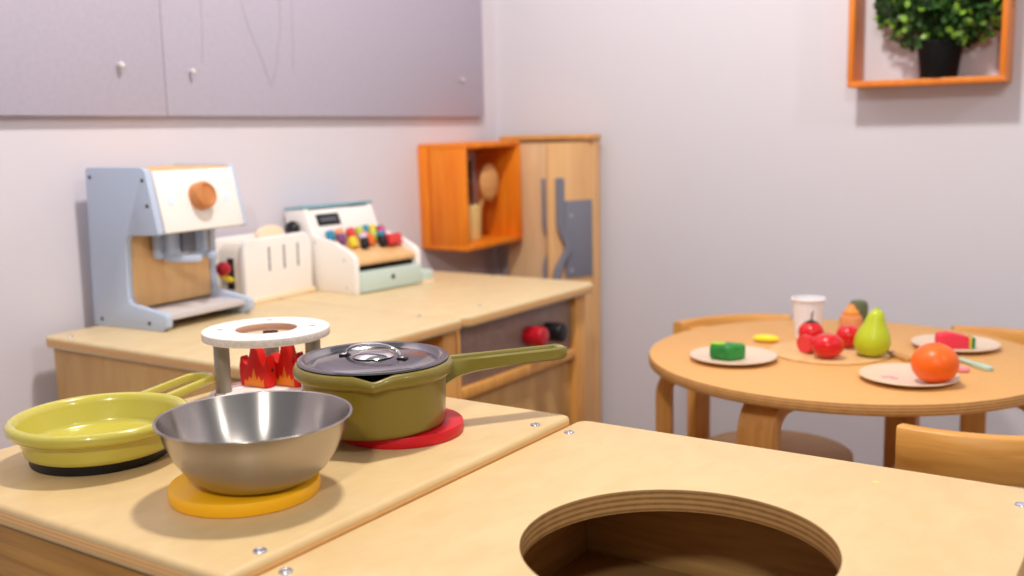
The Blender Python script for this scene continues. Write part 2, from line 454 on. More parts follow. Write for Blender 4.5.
# door frame: local x from the hinge to the free edge
DM = T(hx, hy, 0)@Matrix(((-math.cos(hth), math.sin(hth), 0, 0), (-math.sin(hth), -math.cos(hth), 0, 0), (0, 0, 1, 0), (0, 0, 0, 1)))
DL = .128
b = new(); box(b, (0, -.013, .02), (DL, -.0005, TH-.004), .002, mtx=DM); rd = obj('door', b, 'tower', t); rd['label'] = 'right door standing ajar'
b = new(); box(b, (.001, 0, .494), (.084, .004, .680), .001, mtx=DM); gb = obj('grey_board', b, 'steelgrey', rd)
for z, u in ((.643, .068), (.512, .068)):
    b = new(); lathe(b, [(0, .0), (.005, 0), (.005, .002), (0, .003)], 16, mtx=DM@T(u, .004, z)@RX(rad(-90))); obj('screw', b, 'screw', gb)
FL = Matrix(((1, 0, 0, 0), (0, 0, 1, 0), (0, 1, 0, 0), (0, 0, 0, 1)))
b = new(); prism(b, wavy(.1010, .0100, .7355, .47, -.026, .016), .0002, .012, b=.002, mtx=DM@FL); obj('handle', b, 'steelgrey', rd)

# ------------------------------------------------------------------ kitchen cabinets
def screws(parent, pts, z=CT, r=.0056):
    for x, y in pts:
        b = new(); lathe(b, [(0, .0012), (r*.25, .0012), (r*.35, .0005), (r*.5, .0017), (r*.85, .0012), (r, .0001), (r, -.001)], 24, mtx=T(x, y, z))
        obj('screw', b, 'screw', parent)

def worktop(parent, x0, y0, x1, y1, z=0, holes=(), r=.012, t=.020, m='birch'):
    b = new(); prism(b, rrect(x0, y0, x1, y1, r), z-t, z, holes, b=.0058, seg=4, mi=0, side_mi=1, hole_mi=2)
    for f in b.faces:
        if abs(f.normal.z) > .85: f.material_index = 0
    return obj('worktop', b, [m, 'edge', 'hole_edge'], parent, ang=30)

# left run ------------------------------------------------------------------
RX0, RX1 = -1.509, -1.002
H1 = CT-.020
def carcass(t, x0, x1, y0, y1, back_side, th=.018, bottom=.06, wood_='birch_d'):
    """side panels, bottom, back board; x grows to the front for the wall run"""
    pass
c1 = thing('kitchen_cabinet', 'low birch toy kitchen cabinet against left wall carrying the coffee machine', 'cabinet', (0, 0, 0))
worktop(c1, RX0, .920, RX1, 1.3575, CT, m='birch_run')
b = new(); box(b, (RX0+.004, .934, 0), (RX1-.018, .952, H1), .0015); obj('side_panel', b, 'birch_d', c1)
b = new(); box(b, (RX0+.004, 1.318, 0), (RX1-.016, 1.354, H1), .0015); obj('side_panel', b, 'legw', c1)
b = new(); box(b, (RX0+.004, .953, .02), (RX0+.016, 1.317, H1), .001); obj('back_panel', b, 'birch_in', c1)
b = new(); box(b, (RX0+.017, .953, .26), (RX1-.03, 1.317, .275), .001); obj('shelf', b, 'birch_in', c1)
b = new(); box(b, (RX0+.017, .953, .06), (RX1-.02, 1.317, .075), .001); obj('bottom_panel', b, 'birch_in', c1)
screws(c1, [(-1.462, .938), (-1.08, 1.335)], CT, .004)

c2 = thing('toy_cooker', 'low birch toy cooker cabinet with dark control panel beneath the cash register', 'cabinet', (0, 0, 0))
worktop(c2, RX0, 1.3605, RX1, 1.818, CT, r=.03, m='birch_run')
b = new(); box(b, (RX0+.004, 1.362, 0), (RX1-.020, 1.372, H1), .001); obj('side_panel', b, 'legw', c2)
b = new(); box(b, (RX0+.004, 1.757, 0), (RX1-.017, 1.795, H1), .0015); obj('side_panel', b, 'legw', c2)
b = new(); box(b, (RX0+.004, 1.373, .02), (RX0+.016, 1.756, H1), .001); obj('back_panel', b, 'birch_in', c2)
b = new(); box(b, (RX1-.040, 1.373, .412), (RX1-.028, 1.756, H1-.001), .001); cp = obj('control_panel', b, 'panel', c2)
b = new(); box(b, (RX1-.042, 1.373, .392), (RX1-.018, 1.756, .412), .003); obj('rail', b, 'legw', c2)
b = new(); box(b, (RX1-.044, 1.376, .075), (RX1-.032, 1.753, .391), .002); obj('oven_door', b, 'birch_d', c2)
b = new(); box(b, (RX0+.017, 1.373, .06), (RX1-.02, 1.756, .074), .001); obj('bottom_panel', b, 'birch_in', c2)
for y, z, m, l in ((1.590, .467, 'red', 'red knob'), (1.658, .463, 'black', 'black knob')):
    b = new(); cyl(b, .0185, 0, .040, 32, .004, mtx=T(RX1-.028, y, z)@RY(rad(90)))
    o = obj('control_knob', b, m, cp); o['label'] = l
screws(c2, [(-1.25, 1.80), (-1.05, 1.47)], CT, .004)

# hob cabinet ------------------------------------------------------------------
HX0, HX1, HY0, HY1 = -.982, -.5455, .450, .929
hb = thing('hob_cabinet', 'birch toy hob cabinet with four coloured burner discs, pots on top', 'cabinet', (0, 0, 0))
worktop(hb, HX0, HY0, HX1, HY1, CT, r=.008)
b = new(); box(b, (HX0+.012, HY0+.008, 0), (HX1-.003, HY0+.026, H1), .0015); obj('front_panel', b, 'birch_front', hb)
b = new(); box(b, (HX0+.012, HY1-.026, 0), (HX1-.003, HY1-.008, H1), .0015); obj('back_panel', b, 'birch_d', hb)
b = new(); box(b, (HX0+.012, HY0+.027, 0), (HX0+.030, HY1-.027, H1), .0015); obj('side_panel', b, 'birch_d', hb)
b = new(); box(b, (HX1-.021, HY0+.027, 0), (HX1-.003, HY1-.027, H1), .0015); obj('side_panel', b, 'birch_d', hb)
screws(hb, [(-.559, .8765), (-.5585, .4955), (HX0+.02, HY1-.04)])
BT = .012
for x, y, m, l in ((-.869, .579, 'burner_k', 'black burner disc'), (-.666, .579, 'burner_y', 'yellow burner disc'), (-.666, .789, 'burner_r', 'red burner disc')):
    b = new(); cyl(b, .0635, CT, CT+BT, 72, .0022, mtx=T(x, y, 0)); o = obj('burner', b, m, hb); o['label'] = l

# sink cabinet ------------------------------------------------------------------
ST = CT-.010; SH1 = ST-.020          # this unit stands a little lower than the hob
SX0, SX1, SY0, SY1 = -.5442, -.0873, .462, .9475
sk = thing('sink_cabinet', 'birch toy sink cabinet with round basin hole cut in its top', 'cabinet', (0, 0, 0))
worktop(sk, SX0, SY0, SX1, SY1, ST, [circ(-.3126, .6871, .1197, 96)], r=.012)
b = new(); box(b, (SX0+.003, SY0+.008, 0), (SX0+.021, SY1-.027, SH1), .0015); obj('side_panel', b, 'birch_in', sk)
b = new(); box(b, (SX1-.021, SY0+.008, 0), (SX1-.003, SY1-.027, SH1), .0015); obj('side_panel', b, 'birch_in', sk)
b = new(); box(b, (SX0+.003, SY1-.026, 0), (SX1-.003, SY1-.010, SH1), .0015); obj('back_panel', b, 'birch_in', sk)
b = new(); box(b, (SX0+.022, SY0+.008, 0), (SX1-.022, SY0+.026, SH1), .0015); obj('front_panel', b, 'birch_in', sk)
b = new(); box(b, (SX0+.022, SY0+.027, .383), (SX1-.022, SY1-.027, .395), .001); obj('basin_floor', b, 'birch_in', sk)
screws(sk, [(-.532, .8995), (-.5327, .4955), (-.1038, .9036)], ST)
b = new(); lathe(b, [(0, .0003), (.0022, .0003), (.003, .0001)], 14, mtx=T(-.2196, .901, ST)); obj('paint_spot', b, 'stain', sk)

# ------------------------------------------------------------------ mixing bowl
b = new()
lathe(b, [(0, 0), (.036, 0), (.0465, .0035), (.0588, .013), (.0692, .028), (.0760, .044), (.0800, .0555), (.0818, .0566), (.0823, .0574), (.0817, .0582), (.0796, .0576), (.0748, .044), (.0679, .0288), (.0576, .0143), (.0455, .005), (.035, .0014), (0, .0014)], 128)
bowl = thing('mixing_bowl', 'brushed steel mixing bowl standing on the yellow burner disc', 'bowl', (-.6523, .5818, CT+BT+.0002))
obj('bowl_body', b, 'steel', bowl, ang=50)

# ------------------------------------------------------------------ frying pan
PA = rad(107)
pan = thing('frying_pan', 'lime green frying pan with slotted handle on the black burner disc', 'frying pan', (-.8605, .5755, CT+BT+.0002))
b = new()
lathe(b, [(0, 0), (.0655, 0), (.0685, .0015), (.0695, .005), (.0722, .0175), (.0728, .0192), (.0772, .0200), (.0808, .0220), (.0828, .0250), (.0830, .0285), (.0818, .0315), (.0790, .0332), (.0760, .0330),
          (.0735, .0310), (.0715, .0260), (.0695, .0090), (.0670, .0047), (.0630, .0034), (0, .0034)], 112)
obj('pan_body', b, 'lime', pan, ang=60)

def channel(stations):
    """U shaped trough: (distance, half width, top z, depth, groove depth, rail width)"""
    st = []
    for s, w, z, h, g, e in stations:
        c = .3*min(e, h)
        pts = [(-w, z-c), (-w+c, z), (-w+e-c, z), (-w+e, z-c), (-w+e+.0005, z-g), (w-e-.0005, z-g), (w-e, z-c), (w-e+c, z), (w-c, z), (w, z-c),
               (w, z-h+c*1.5), (w-c*1.5, z-h), (-w+c*1.5, z-h), (-w, z-h+c*1.5)]
        st.append([(s, a, zz) for a, zz in pts])
    return st
b = new()
HO = [(.0790, -.0190), (.160, -.0182)] + [(.1645+.0180*math.cos(rad(q)), .0182*math.sin(rad(q))) for q in range(-80, 81, 16)] + [(.160, .0182), (.0790, .0190)]
HI = [(.0860, -.0125), (.158, -.0125)] + [(.160+.0120*math.cos(rad(q)), .0125*math.sin(rad(q))) for q in range(-72, 73, 18)] + [(.158, .0125), (.0860, .0125)]
prism(b, HO, .0218, .0312, [HI], b=.0016, seg=2, mtx=RZ(PA))
obj('handle', b, 'lime', pan, ang=45)

# ------------------------------------------------------------------ saucepan with lid
HA = rad(54.5); SPA = rad(-49)
sp = thing('saucepan', 'olive green saucepan with pouring lip and long handle on the red burner disc', 'saucepan', (-.6845, .7705, CT+BT+.0002))
def spout(c):
    r = math.hypot(c.x, c.y)
    if r < .06 or c.z < .045: return c
    a = math.atan2(c.y, c.x)-SPA
    a = math.atan2(math.sin(a), math.cos(a))
    k = max(0, 1-abs(a)/.27); k = k**1.2
    fz = min(1, max(0, (c.z-.047)/.012))
    r2 = r+.0085*k*fz
    return Vector((c.x/r*r2, c.y/r*r2, c.z-.0042*k*fz))
b = new()
lathe(b, [(0, 0), (.066, 0), (.0698, .0015), (.0712, .005), (.0728, .046), (.0735, .0515), (.0765, .0525), (.0795, .055), (.0806, .0585), (.0802, .0625), (.0785, .066), (.0762, .0674), (.0742, .0668),
          (.0722, .062), (.0708, .05), (.0692, .006), (.066, .003), (0, .003)], 180, fn=lambda c: (lambda q: Vector((q.x, q.y, q.z*.97)))(spout(c)))
obj('pot_body', b, 'olive', sp, ang=60)
b = new()
st = [(.0705, .0145, .0585, .026, .001, .006), (.078, .0140, .0590, .0225, .004, .0055), (.088, .0135, .0592, .0185, .006, .0055), (.105, .0130, .0594, .0155, .007, .0052), (.14, .0126, .0597, .0140, .007, .0052), (.183, .0126, .0600, .0132, .007, .0052), (.198, .0126, .0602, .013, .006, .0052),
      (.202, .0124, .0603, .0128, .0008, .005), (.207, .0110, .0602, .0118, .0005, .004), (.2105, .008, .0598, .010, .0004, .003)]
sweep(b, channel(st)); bmesh.ops.transform(b, matrix=RZ(HA), verts=b.verts)
obj('handle', b, 'olive_r', sp, ang=45)
lid = thing('saucepan_lid', 'grey steel lid with arched wire handle resting on the olive saucepan', 'lid', (-.6845, .7705, CT+BT+.0645))
b = new()
lathe(b, [(0, .0012), (.030, .001), (.056, -.0015), (.0600, -.0040), (.0655, -.0042), (.0700, .0012), (.0750, .0012), (.0762, .0022), (.0758, .0040), (.0735, .0046), (.0705, .0038), (.0675, -.0006), (.0655, -.0014), (.0615, -.0012),
          (.0590, .0008), (.0575, .0016), (.042, .0028), (.030, .0034), (.024, .0038), (0, .0040)], 120)
obj('lid_plate', b, 'lidm', lid, ang=40)
b = new(); lathe(b, [(0, .0036), (.0190, .0036), (.0208, .0048), (.0175, .0072), (.010, .0090), (0, .0095)], 48); obj('centre_cap', b, 'chrome', lid, ang=60)
b = new()
AA = rad(14); pts = []
for i in range(25):
    q = i/24*PI; pts.append((-.0300*math.cos(q), 0, .0045+.0125*math.sin(q)**.85))
pts = [(-.0345, 0, .0042)]+pts+[(.0345, 0, .0042)]
tube(b, pts, [.0035]+[.0032]*25+[.0035], 10, flat=.5); bmesh.ops.transform(b, matrix=RZ(AA), verts=b.verts)
obj('arch_handle', b, 'chrome', lid, ang=60)
for sgn in (-1, 1):
    b = new(); box(b, (sgn*.0325-.005, -.004, .0028), (sgn*.0325+.005, .004, .0050), .0008, mtx=RZ(AA)); obj('handle_foot', b, 'black', lid)

# ------------------------------------------------------------------ toy camp stove (ring on posts with flames)
cs = thing('camp_stove', 'toy grill stand of worn white ring on grey posts around red flames', 'toy grill', (-.871, .797, CT))
BH = .016
b = new(); cyl(b, .0640, .0002, BH, 72, .0015); obj('base_disc', b, 'ring', cs)
for r in (.056, .046):
    b = new(); lathe(b, [(r, BH+.0002), (r+.0014, BH+.0002), (r+.0014, BH-.0006), (r, BH-.0006), (r, BH+.0002)], 72); obj('painted_ring', b, 'redline', cs)
RZT = .088
b = new(); prism(b, circ(-.002, .006, .0712, 96), RZT-.0095, RZT, [circ(-.002, .006, .0345, 64)], b=.0012, mi=0, side_mi=1, hole_mi=2)
for f in b.faces:
    if abs(f.normal.z) > .85: f.material_index = 0
ringo = obj('top_ring', b, ['ring', 'ring_edge', 'holewood'], cs, ang=30)
for a in (-138, 132, 42):
    x, y = -.002+.051*math.cos(rad(a)), .006+.051*math.sin(rad(a))
    b = new(); cyl(b, .0088, BH-.0005, RZT-.0093, 28, .0008, mtx=T(x, y, 0)); obj('post', b, 'postm', cs)
    b = new(); box(b, (-.0035, -.0013, RZT-.0005), (.0035, .0013, RZT+.0003), .0002, mtx=T(x, y, 0)@RZ(rad(33))); obj('slot', b, 'gap', ringo)
def flame_poly(w, h):
    p = [(0, 0), (1, 0), (1.03, .22), (1.04, .45), (.98, .78), (.90, .62), (.84, .50), (.76, .62), (.66, .86), (.50, 1.0), (.42, .98), (.36, .78), (.28, .55), (.22, .50), (.14, .56), (.02, .70), (-.04, .45), (-.03, .2)]
    return [(u*w, v*h) for u, v in p]
def flame_inner(w, h):
    p = [(.14, .02), (.86, .02), (.84, .22), (.76, .14), (.68, .28), (.60, .17), (.50, .46), (.41, .18), (.33, .25), (.27, .12), (.17, .17)]
    return [(u*w, v*h) for u, v in p]
def flame(x, y, w, h, rz):
    b = new(); prism(b, flame_poly(w, h), -.0065, .0065, b=.0016, mtx=T(x, y, BH)@RZ(rz)@UP); fo = obj('flame', b, 'flame', cs, ang=45)
    b = new(); prism(b, flame_inner(w, h), -.0067, -.006, mtx=T(x, y, BH)@RZ(rz)@UP); obj('flame_heart', b, 'flame_o', fo)
    b = new(); lathe(b, [(0, .0006), (.0022, .0004), (.0024, -.001)], 12, mtx=T(x, y, BH)@RZ(rz)@T(w*1.03, 0, h*.42)@RY(rad(90))); obj('peg_hole', b, 'gap', fo)
flame(-.0475, .010, .0425, .050, rad(4))
flame(-.0170, .030, .040, .054, rad(4))

# ------------------------------------------------------------------ coffee machine
cm = thing('coffee_machine', 'pale blue and white wooden toy coffee machine on worktop by left wall', 'coffee machine', (-1.5170, 1.0180, CT), rad(4.5))
prof = [(0, 0), (.008, .256), (.012, .2605), (.136, .2605), (.145, .258), (.150, .252), (.172, .157), (.1705, .1535), (.104, .1525), (.0945, .150), (.090, .141), (.0860, .056), (.0875, .046), (.0945, .040), (.172, .028), (.1785, .024), (.178, .008), (.1665, .002), (.1655, 0)]
W = .197; TH_ = .0125
prof = [(u if u < .1 else .1+(u-.1)*.915, v) for u, v in prof]
for k, y in enumerate((0, W-TH_)):
    b = new(); prism(b, prof, y, y+TH_, b=.0015, mtx=UP); so = obj('side_panel', b, 'blue', cm, ang=30)
    if k == 0:
        for u, v in ((.018, .245), (.139, .240), (.146, .200), (.021, .012), (.132, .012)):
            b = new(); lathe(b, [(0, .0012), (.003, .001), (.0036, -.001)], 14, mtx=T(u, y, v)@RX(rad(90))); obj('screw', b, 'darkmetal', so)
b = new(); prism(b, [(.1435, .254), (.1495, .254), (.1705, .157), (.1645, .155)], TH_, W-TH_, b=.0012, mtx=UP); fp = obj('front_panel', b, 'white', cm)
b = new(); box(b, (.01, TH_, .248), (.142, W-TH_, .2575), .001); obj('top_panel', b, 'tan', cm)
b = new(); box(b, (.076, TH_, .030), (.084, W-TH_, .165), .001); obj('back_panel', b, 'tan', cm)
b = new(); box(b, (.004, TH_, .002), (.012, W-TH_, .25), .001); obj('rear_board', b, 'blue', cm)
b = new(); box(b, (.012, TH_, .016), (.163, W-TH_, .026), .001); obj('drip_tray', b, 'traygrey', cm)
b = new(); box(b, (.091, TH_, .154), (.163, W-TH_, .162), .001); obj('hood_floor', b, 'blue', cm)
# front knob on the sloping panel
nrm = Vector((.097, 0, .021)).normalized(); ang = math.atan2(nrm.x, nrm.z)
def onfront(y, v): return T(.1495+(.254-v)*.2165, y, v)@RY(ang)
b = new(); lathe(b, [(0, 0), (.0225, 0), (.0225, .015), (.0205, .019), (.0165, .020), (.015, .0185), (0, .018)], 48, mtx=onfront(.097, .2095)); obj('dial', b, 'knobw', cm)
for y in (.037, .158):
    b = new(); lathe(b, [(0, .0008), (.0095, .0008), (.0098, -.0005)], 28, mtx=onfront(y, .2075)); obj('blue_button', b, 'bluespot', fp)
# filter holder: block, two curved jaws and a floor plate open to the front
b = new(); box(b, (.0915, .052, .108), (.105, .150, .1535), .002)
def ringseg(r0, r1, a0, a1, n=20):
    return [(r1*math.cos(rad(a0+(a1-a0)*i/n)), r1*math.sin(rad(a0+(a1-a0)*i/n))) for i in range(n+1)] + [(r0*math.cos(rad(a1-(a1-a0)*i/n)), r0*math.sin(rad(a1-(a1-a0)*i/n))) for i in range(n+1)]
prism(b, ringseg(.030, .043, 20, 340), .104, .114, b=.001, mtx=T(.128, .101, 0))
prism(b, ringseg(.032, .043, 95, 265), .113, .1535, b=.001, mtx=T(.128, .101, 0))
obj('filter_holder', b, 'blue', cm)
b = new(); box(b, (.106, .100, .116), (.112, .135, .152), .001); obj('spout', b, 'steelgrey', cm)

# ------------------------------------------------------------------ toaster
ts = thing('toaster', 'cream wooden toy toaster with red lever beside the coffee machine', 'toaster', (-1.431, 1.274, CT), rad(95))
# local x along the broad face, local y away from the room towards the wall (rotate 98: x->+Y, y->-X)
def rr(x0, z0, x1, z1, r, n=8): return rrect(x0, z0, x1, z1, r, n)
L = .188; D = .086
shell = [(0, .010), (L, .010), (L, .100)] + [(L-.022+.022*math.cos(rad(a)), .098+.022*math.sin(rad(a))) for a in range(10, 91, 10)] + [(.018+.018*math.cos(rad(a)), .102+.018*math.sin(rad(a))) for a in range(90, 181, 10)]
b = new(); prism(b, shell, 0, .014, b=.003, seg=3, mtx=UP); fb = obj('front_board', b, 'white', ts, ang=30)
b = new(); prism(b, shell, D-.014, D, b=.003, seg=3, mtx=UP); obj('rear_board', b, 'white', ts, ang=30)
b = new()
inner = [(.008, .010), (L-.008, .010), (L-.008, .095), (L-.02, .112), (.02, .112), (.008, .098)]
prism(b, inner, .014, D-.014, b=.003, mtx=UP); obj('middle_block', b, 'cream', ts)
b = new(); box(b, (-.003, -.004, 0), (L+.003, D+.002, .011), .002); obj('base_board', b, 'bread', ts)
for x in (.065, .1065, .146):
    b = new(); prism(b, rrect(x-.0024, .056, x+.0024, .102, .0023), -.0004, .0015, mtx=UP); obj('slot', b, 'steelgrey', fb)
b = new(); box(b, (-.0005, .034, .028), (.010, .044, .085), .001); obj('lever_slot', b, 'gap', ts)
b = new(); tube(b, [(.004, .038, .045), (-.015, .036, .052), (-.024, .035, .058)], .0055, 10); lev = obj('lever', b, 'yell', ts)
b = new(); blob(b, .0135, 1, 1, 1, (-.024, .030, .070)); obj('lever_knob', b, 'red', lev)
br = thing('bread_slice', 'pale wooden toast slice standing in the top of the cream toaster', 'toast', (-1.431-.035, 1.274+.038, CT+.1085), rad(95))
b = new(); prism(b, [(.03+.068*i/16, .0005) for i in (0, 16)] + [(.064+.036*math.cos(rad(a)), .012+.017*math.sin(rad(a))) for a in range(0, 181, 15)], -.006, .006, b=.002, mtx=UP)
obj('slice', b, 'bread', br)

# ------------------------------------------------------------------ cash register
cr = thing('cash_register', 'white wooden toy cash register with coloured keys and teal drawer', 'cash register', (-1.3345, 1.4605, CT), rad(-4.6))
# local x to the front (front at 0), y along the wall, z up
CW = .184; ct = .012; BK = -.198
sprof = [(0, 0), (.0, .064), (-.003, .072), (-.012, .079), (-.055, .098), (-.105, .107), (-.120, .113), (-.137, .155), (-.141, .1615), (BK, .1568), (BK, 0)]
for k, y in enumerate((0, CW-ct)):
    b = new(); prism(b, sprof, y, y+ct, b=.002, seg=2, mtx=UP); so = obj('side_panel', b, 'white', cr, ang=30)
    if k == 0:
        for u, v in ((-.03, .066), (-.025, .012), (-.112, .096)):
            b = new(); lathe(b, [(0, .0006), (.003, .0005), (.0033, -.001)], 12, mtx=T(u, y, v)@RX(rad(90))); obj('screw', b, 'traygrey', so)
kp = [(-.004, .0545), (-.004, .0635), (-.108, .1000), (-.108, .090)]
b = new(); prism(b, kp, ct, CW-ct, b=.001, mtx=UP); key = obj('key_board', b, 'tan', cr)
hp = [(-.112, .088), (-.112, .108), (-.134, .158), (-.144, .158), (-.125, .088)]
b = new(); prism(b, hp, ct, CW-ct, b=.001, mtx=UP); hood = obj('display_panel', b, 'white', cr)
b = new(); prism(b, [(BK-.002, .1570), (BK-.002, .1620), (-.138, .1682), (-.137, .1660), (-.138, .1622)], -.001, CW+.001, b=.0012, mtx=UP); obj('lid', b, 'tealdark', cr)
b = new(); box(b, (BK, ct, .002), (BK+.008, CW-ct, .156), .001); obj('rear_board', b, 'white', cr)
ha = math.atan2(.022, .05)
def onhood(y, s): return T(-.112-.022*s, y, .108+.05*s)@RY(rad(90)-ha)
b = new(); box(b, (-.0125, -.030, -.001), (.0125, .030, .0015), .0006, mtx=onhood(.049, .60)); dsp = obj('display', b, 'display', hood)
b = new()
for i in range(7): box(b, (-.003, -.018+i*.006-.002, .0014), (.003, -.018+i*.006+.002, .0018), 0, mtx=onhood(.049, .60))
obj('display_print', b, 'digit', dsp)
b = new(); blob(b, .0165, 1, .8, 1, (-.163, -.012, .122)); o = obj('side_knob', b, 'black', cr)
b = new(); box(b, (-.17, ct+.001, .003), (-.001, CW-ct-.001, .03), .001); box(b, (-.012, ct+.0005, .002), (.003, CW-ct+.010, .0425), .002); dr = obj('drawer', b, 'teal', cr)
b = new(); lathe(b, [(0, 0.0006), (.0048, .0005), (.0055, -.0008)], 20, mtx=T(.003, .099, .025)@RY(rad(90))); obj('finger_hole', b, 'gap', dr)
b = new(); box(b, (-.17, ct, .0435), (-.014, CW-ct, .052), .0005); obj('drawer_gap', b, 'gap', cr)
b = new(); box(b, (-.045, CW+.001, .0), (.004, CW+.036, .006), .001, mi=1); box(b, (-.043, CW+.001, .006), (.002, CW+.034, .026), .002); obj('card_reader', b, ['teal', 'bread'], cr)
def onkeys(x, y): return T(x, y, .0668+(-.004-x)*.351)@RY(rad(-19))
keys = [(-.088, .030, 'keyblue'), (-.092, .058, 'keypeach'), (-.090, .086, 'keyred'), (-.092, .113, 'keylime'), (-.095, .131, 'keyblue'), (-.092, .148, 'keyyellow'),
        (-.070, .042, 'purple'), (-.066, .103, 'keyorange'), (-.078, .078, 'keyred'), (-.080, .163, 'keymag'),
        (-.052, .056, 'keyyellow'), (-.042, .078, 'black', 'lilac'), (-.052, .103, 'keyorange'), (-.042, .128, 'black', 'keyblue'), (-.068, .128, 'keylime'), (-.085, .163, 'black')]
for k in keys:
    b = new(); cyl(b, .0088, 0, .021, 20, .002, mtx=onkeys(k[0]-.004, k[1]-.003)); ko = obj('key', b, k[2], key)
    if len(k) > 3:
        b = new(); cyl(b, .0088, .0205, .030, 20, .002, mtx=onkeys(k[0]-.004, k[1]-.003)); obj('key_cap', b, k[3], ko)
b = new(); box(b, (-.015, -.018, 0), (.015, .018, .021), .003, mtx=onkeys(-.046, .150)); o = obj('wide_key', b, 'keyred', key); o['label'] = 'wide red key'

# ------------------------------------------------------------------ round table
TC = Vector((-.456, 1.643)); TR = .312
tb = thing('round_table', 'low round birch table with bent legs near the back wall', 'table', (TC.x, TC.y, 0))
b = new(); lathe(b, [(0, TT-.018), (TR-.004, TT-.018), (TR-.001, TT-.0165), (TR, TT-.013), (TR, TT-.005), (TR-.001, TT-.0015), (TR-.004, TT), (0, TT)], 128)
for f in b.faces: f.material_index = 1 if abs(f.normal.z) < .5 else 0
obj('tabletop', b, ['table', 'table_edge'], tb, ang=40)
def bent_leg(rz, rout, w, th, top, run):
    """L shaped bentwood leg: upright strip whose top bends inward under the seat or top"""
    R_ = .055; path = [(rout, 0)] + [(rout, top-R_)] + [(rout-R_+R_*math.cos(rad(a)), top-R_+R_*math.sin(rad(a))) for a in range(10, 91, 10)] + [(rout-run, top)]
    inn = [(rout-th, 0)] + [(rout-th, top-R_)] + [(rout-R_+(R_-th)*math.cos(rad(a)), top-R_+(R_-th)*math.sin(rad(a))) for a in range(10, 91, 10)] + [(rout-run, top-th)]
    b = new(); prism(b, path+inn[::-1], -w/2, w/2, b=.0018, mtx=RZ(rz)@UP)
    return b
for a, rl in ((200, .300), (260.5, .283), (83, .283), (357, .308)):
    obj('leg', bent_leg(rad(a), rl, .056, .026, TT-.0182, .12), 'legw', tb, ang=30)

# ------------------------------------------------------------------ children's chairs
CH = .482; SH = .272; CR_ = .215
def make_chair(label, x, y, phi, half=35, rb=CR_):
    t = thing('child_chair', label, 'chair', (x, y, 0), phi, 'bentwood chairs around the round table')
    b = new(); lathe(b, [(0, SH-.02), (.130, SH-.02), (.133, SH-.017), (.134, SH-.01), (.133, SH-.002), (.130, SH), (0, SH)], 72); obj('seat', b, 'seat', t)
    # curved back band, local +x is the rear of the chair
    st = []; th = .019; hh = .057
    for i in range(33):
        a = rad(-half+2*half*i/32); c, s = math.cos(a), math.sin(a)
        ri, ro = rb-th, rb
        st.append([(ri*c, s*ri, CH-.003), ((ri+.003)*c, (ri+.003)*s, CH), ((ro-.003)*c, (ro-.003)*s, CH), (ro*c, ro*s, CH-.003), (ro*c, ro*s, CH-hh+.003), ((ro-.003)*c, (ro-.003)*s, CH-hh), ((ri+.003)*c, (ri+.003)*s, CH-hh), (ri*c, ri*s, CH-hh+.003)])
    b = new(); sweep(b, st); obj('backrest', b, 'chair', t, ang=50)
    for s in (-1, 1):
        # rear legs run from the floor up behind the backrest band
        a = rad(s*24); ux, uy = math.cos(a), math.sin(a); rl = rb-th-.0135
        b = new(); box(b, (rl-.012, -.021, 0), (rl+.012, .021, CH-.012), .003, mtx=RZ(a)); obj('leg', b, 'legw', t)
        b = new(); box(b, (.10, -.018, SH-.045), (rl-.010, .018, SH-.022), .002, mtx=RZ(a)); obj('seat_bearer', b, 'legw', t)
        b = new(); b2 = bent_leg(rad(180-s*40), .126, .042, .022, SH-.0202, .08); obj('leg', b2, 'legw', t, ang=30); b.free()
    return t
make_chair('bentwood child chair with curved back in front of table, nearest the sink cabinet', -.2366, 1.4675, rad(-68))
make_chair('bentwood child chair behind the table on the cabinet side, beyond the green pepper plate', -.600, 1.737, rad(137))
make_chair('bentwood child chair behind the table by the watermelon plate, only its back showing', -.268, 1.765, rad(79))

# ------------------------------------------------------------------ things on the table
def plate(x, y, r, label):
    b = new()
    lathe(b, [(0, 0), (r*.62, 0), (r*.68, .0012), (r*.97, .0065), (r, .0082), (r*.985, .0095), (r*.95, .0088), (r*.66, .0042), (0, .0036)], 80)
    for f in b.faces: f.material_index = 0
    o = obj('plate', b, 'plate', None, loc=(x, y, TT+.0003), ang=50)
    return tag(o, label, 'plate', 'cream plates on the table')
plate(-.5942, 1.5157, .068, 'cream plate with green pepper on the cabinet side of the table')
p2 = plate(-.3272, 1.508, .068, 'cream plate holding the orange at the front of the table')
plate(-.3137, 1.7719, .068, 'cream plate holding the watermelon wedge at the back of the table')
for i in range(3):
    b = new(); lathe(b, [(0, .0003), (.0045, .0002), (.0055, 0)], 12, mtx=T(-.030+i*.007, -.014+(i % 2)*.004, .0042)); o = obj('pink_mark', b, 'pink', p2)

b = new(); cyl(b, .094, 0, .003, 72, .001); tag(obj('serving_board', b, 'board', None, loc=(-.480, 1.640, TT+.0002)), 'thin round wooden board under the tomatoes and pear', 'board')
ZB = TT+.0034
# green pepper half
t = thing('green_pepper', 'green wooden pepper half with lime top on the cream plate', 'pepper', (-.5985, 1.503, TT+.0042), rad(30))
b = new(); prism(b, [(.0255*math.cos(2*PI*i/48)*(1+.09*math.cos(4*2*PI*i/48)), .018*math.sin(2*PI*i/48)*(1+.09*math.cos(4*2*PI*i/48))) for i in range(48)], 0, .0245, b=.006, seg=3); obj('pepper_body', b, 'greenp', t)
b = new(); prism(b, [(-.014+.012*math.cos(2*PI*i/24), .010*math.sin(2*PI*i/24)) for i in range(24)], .024, .0255); obj('pepper_top', b, 'greenl', t)
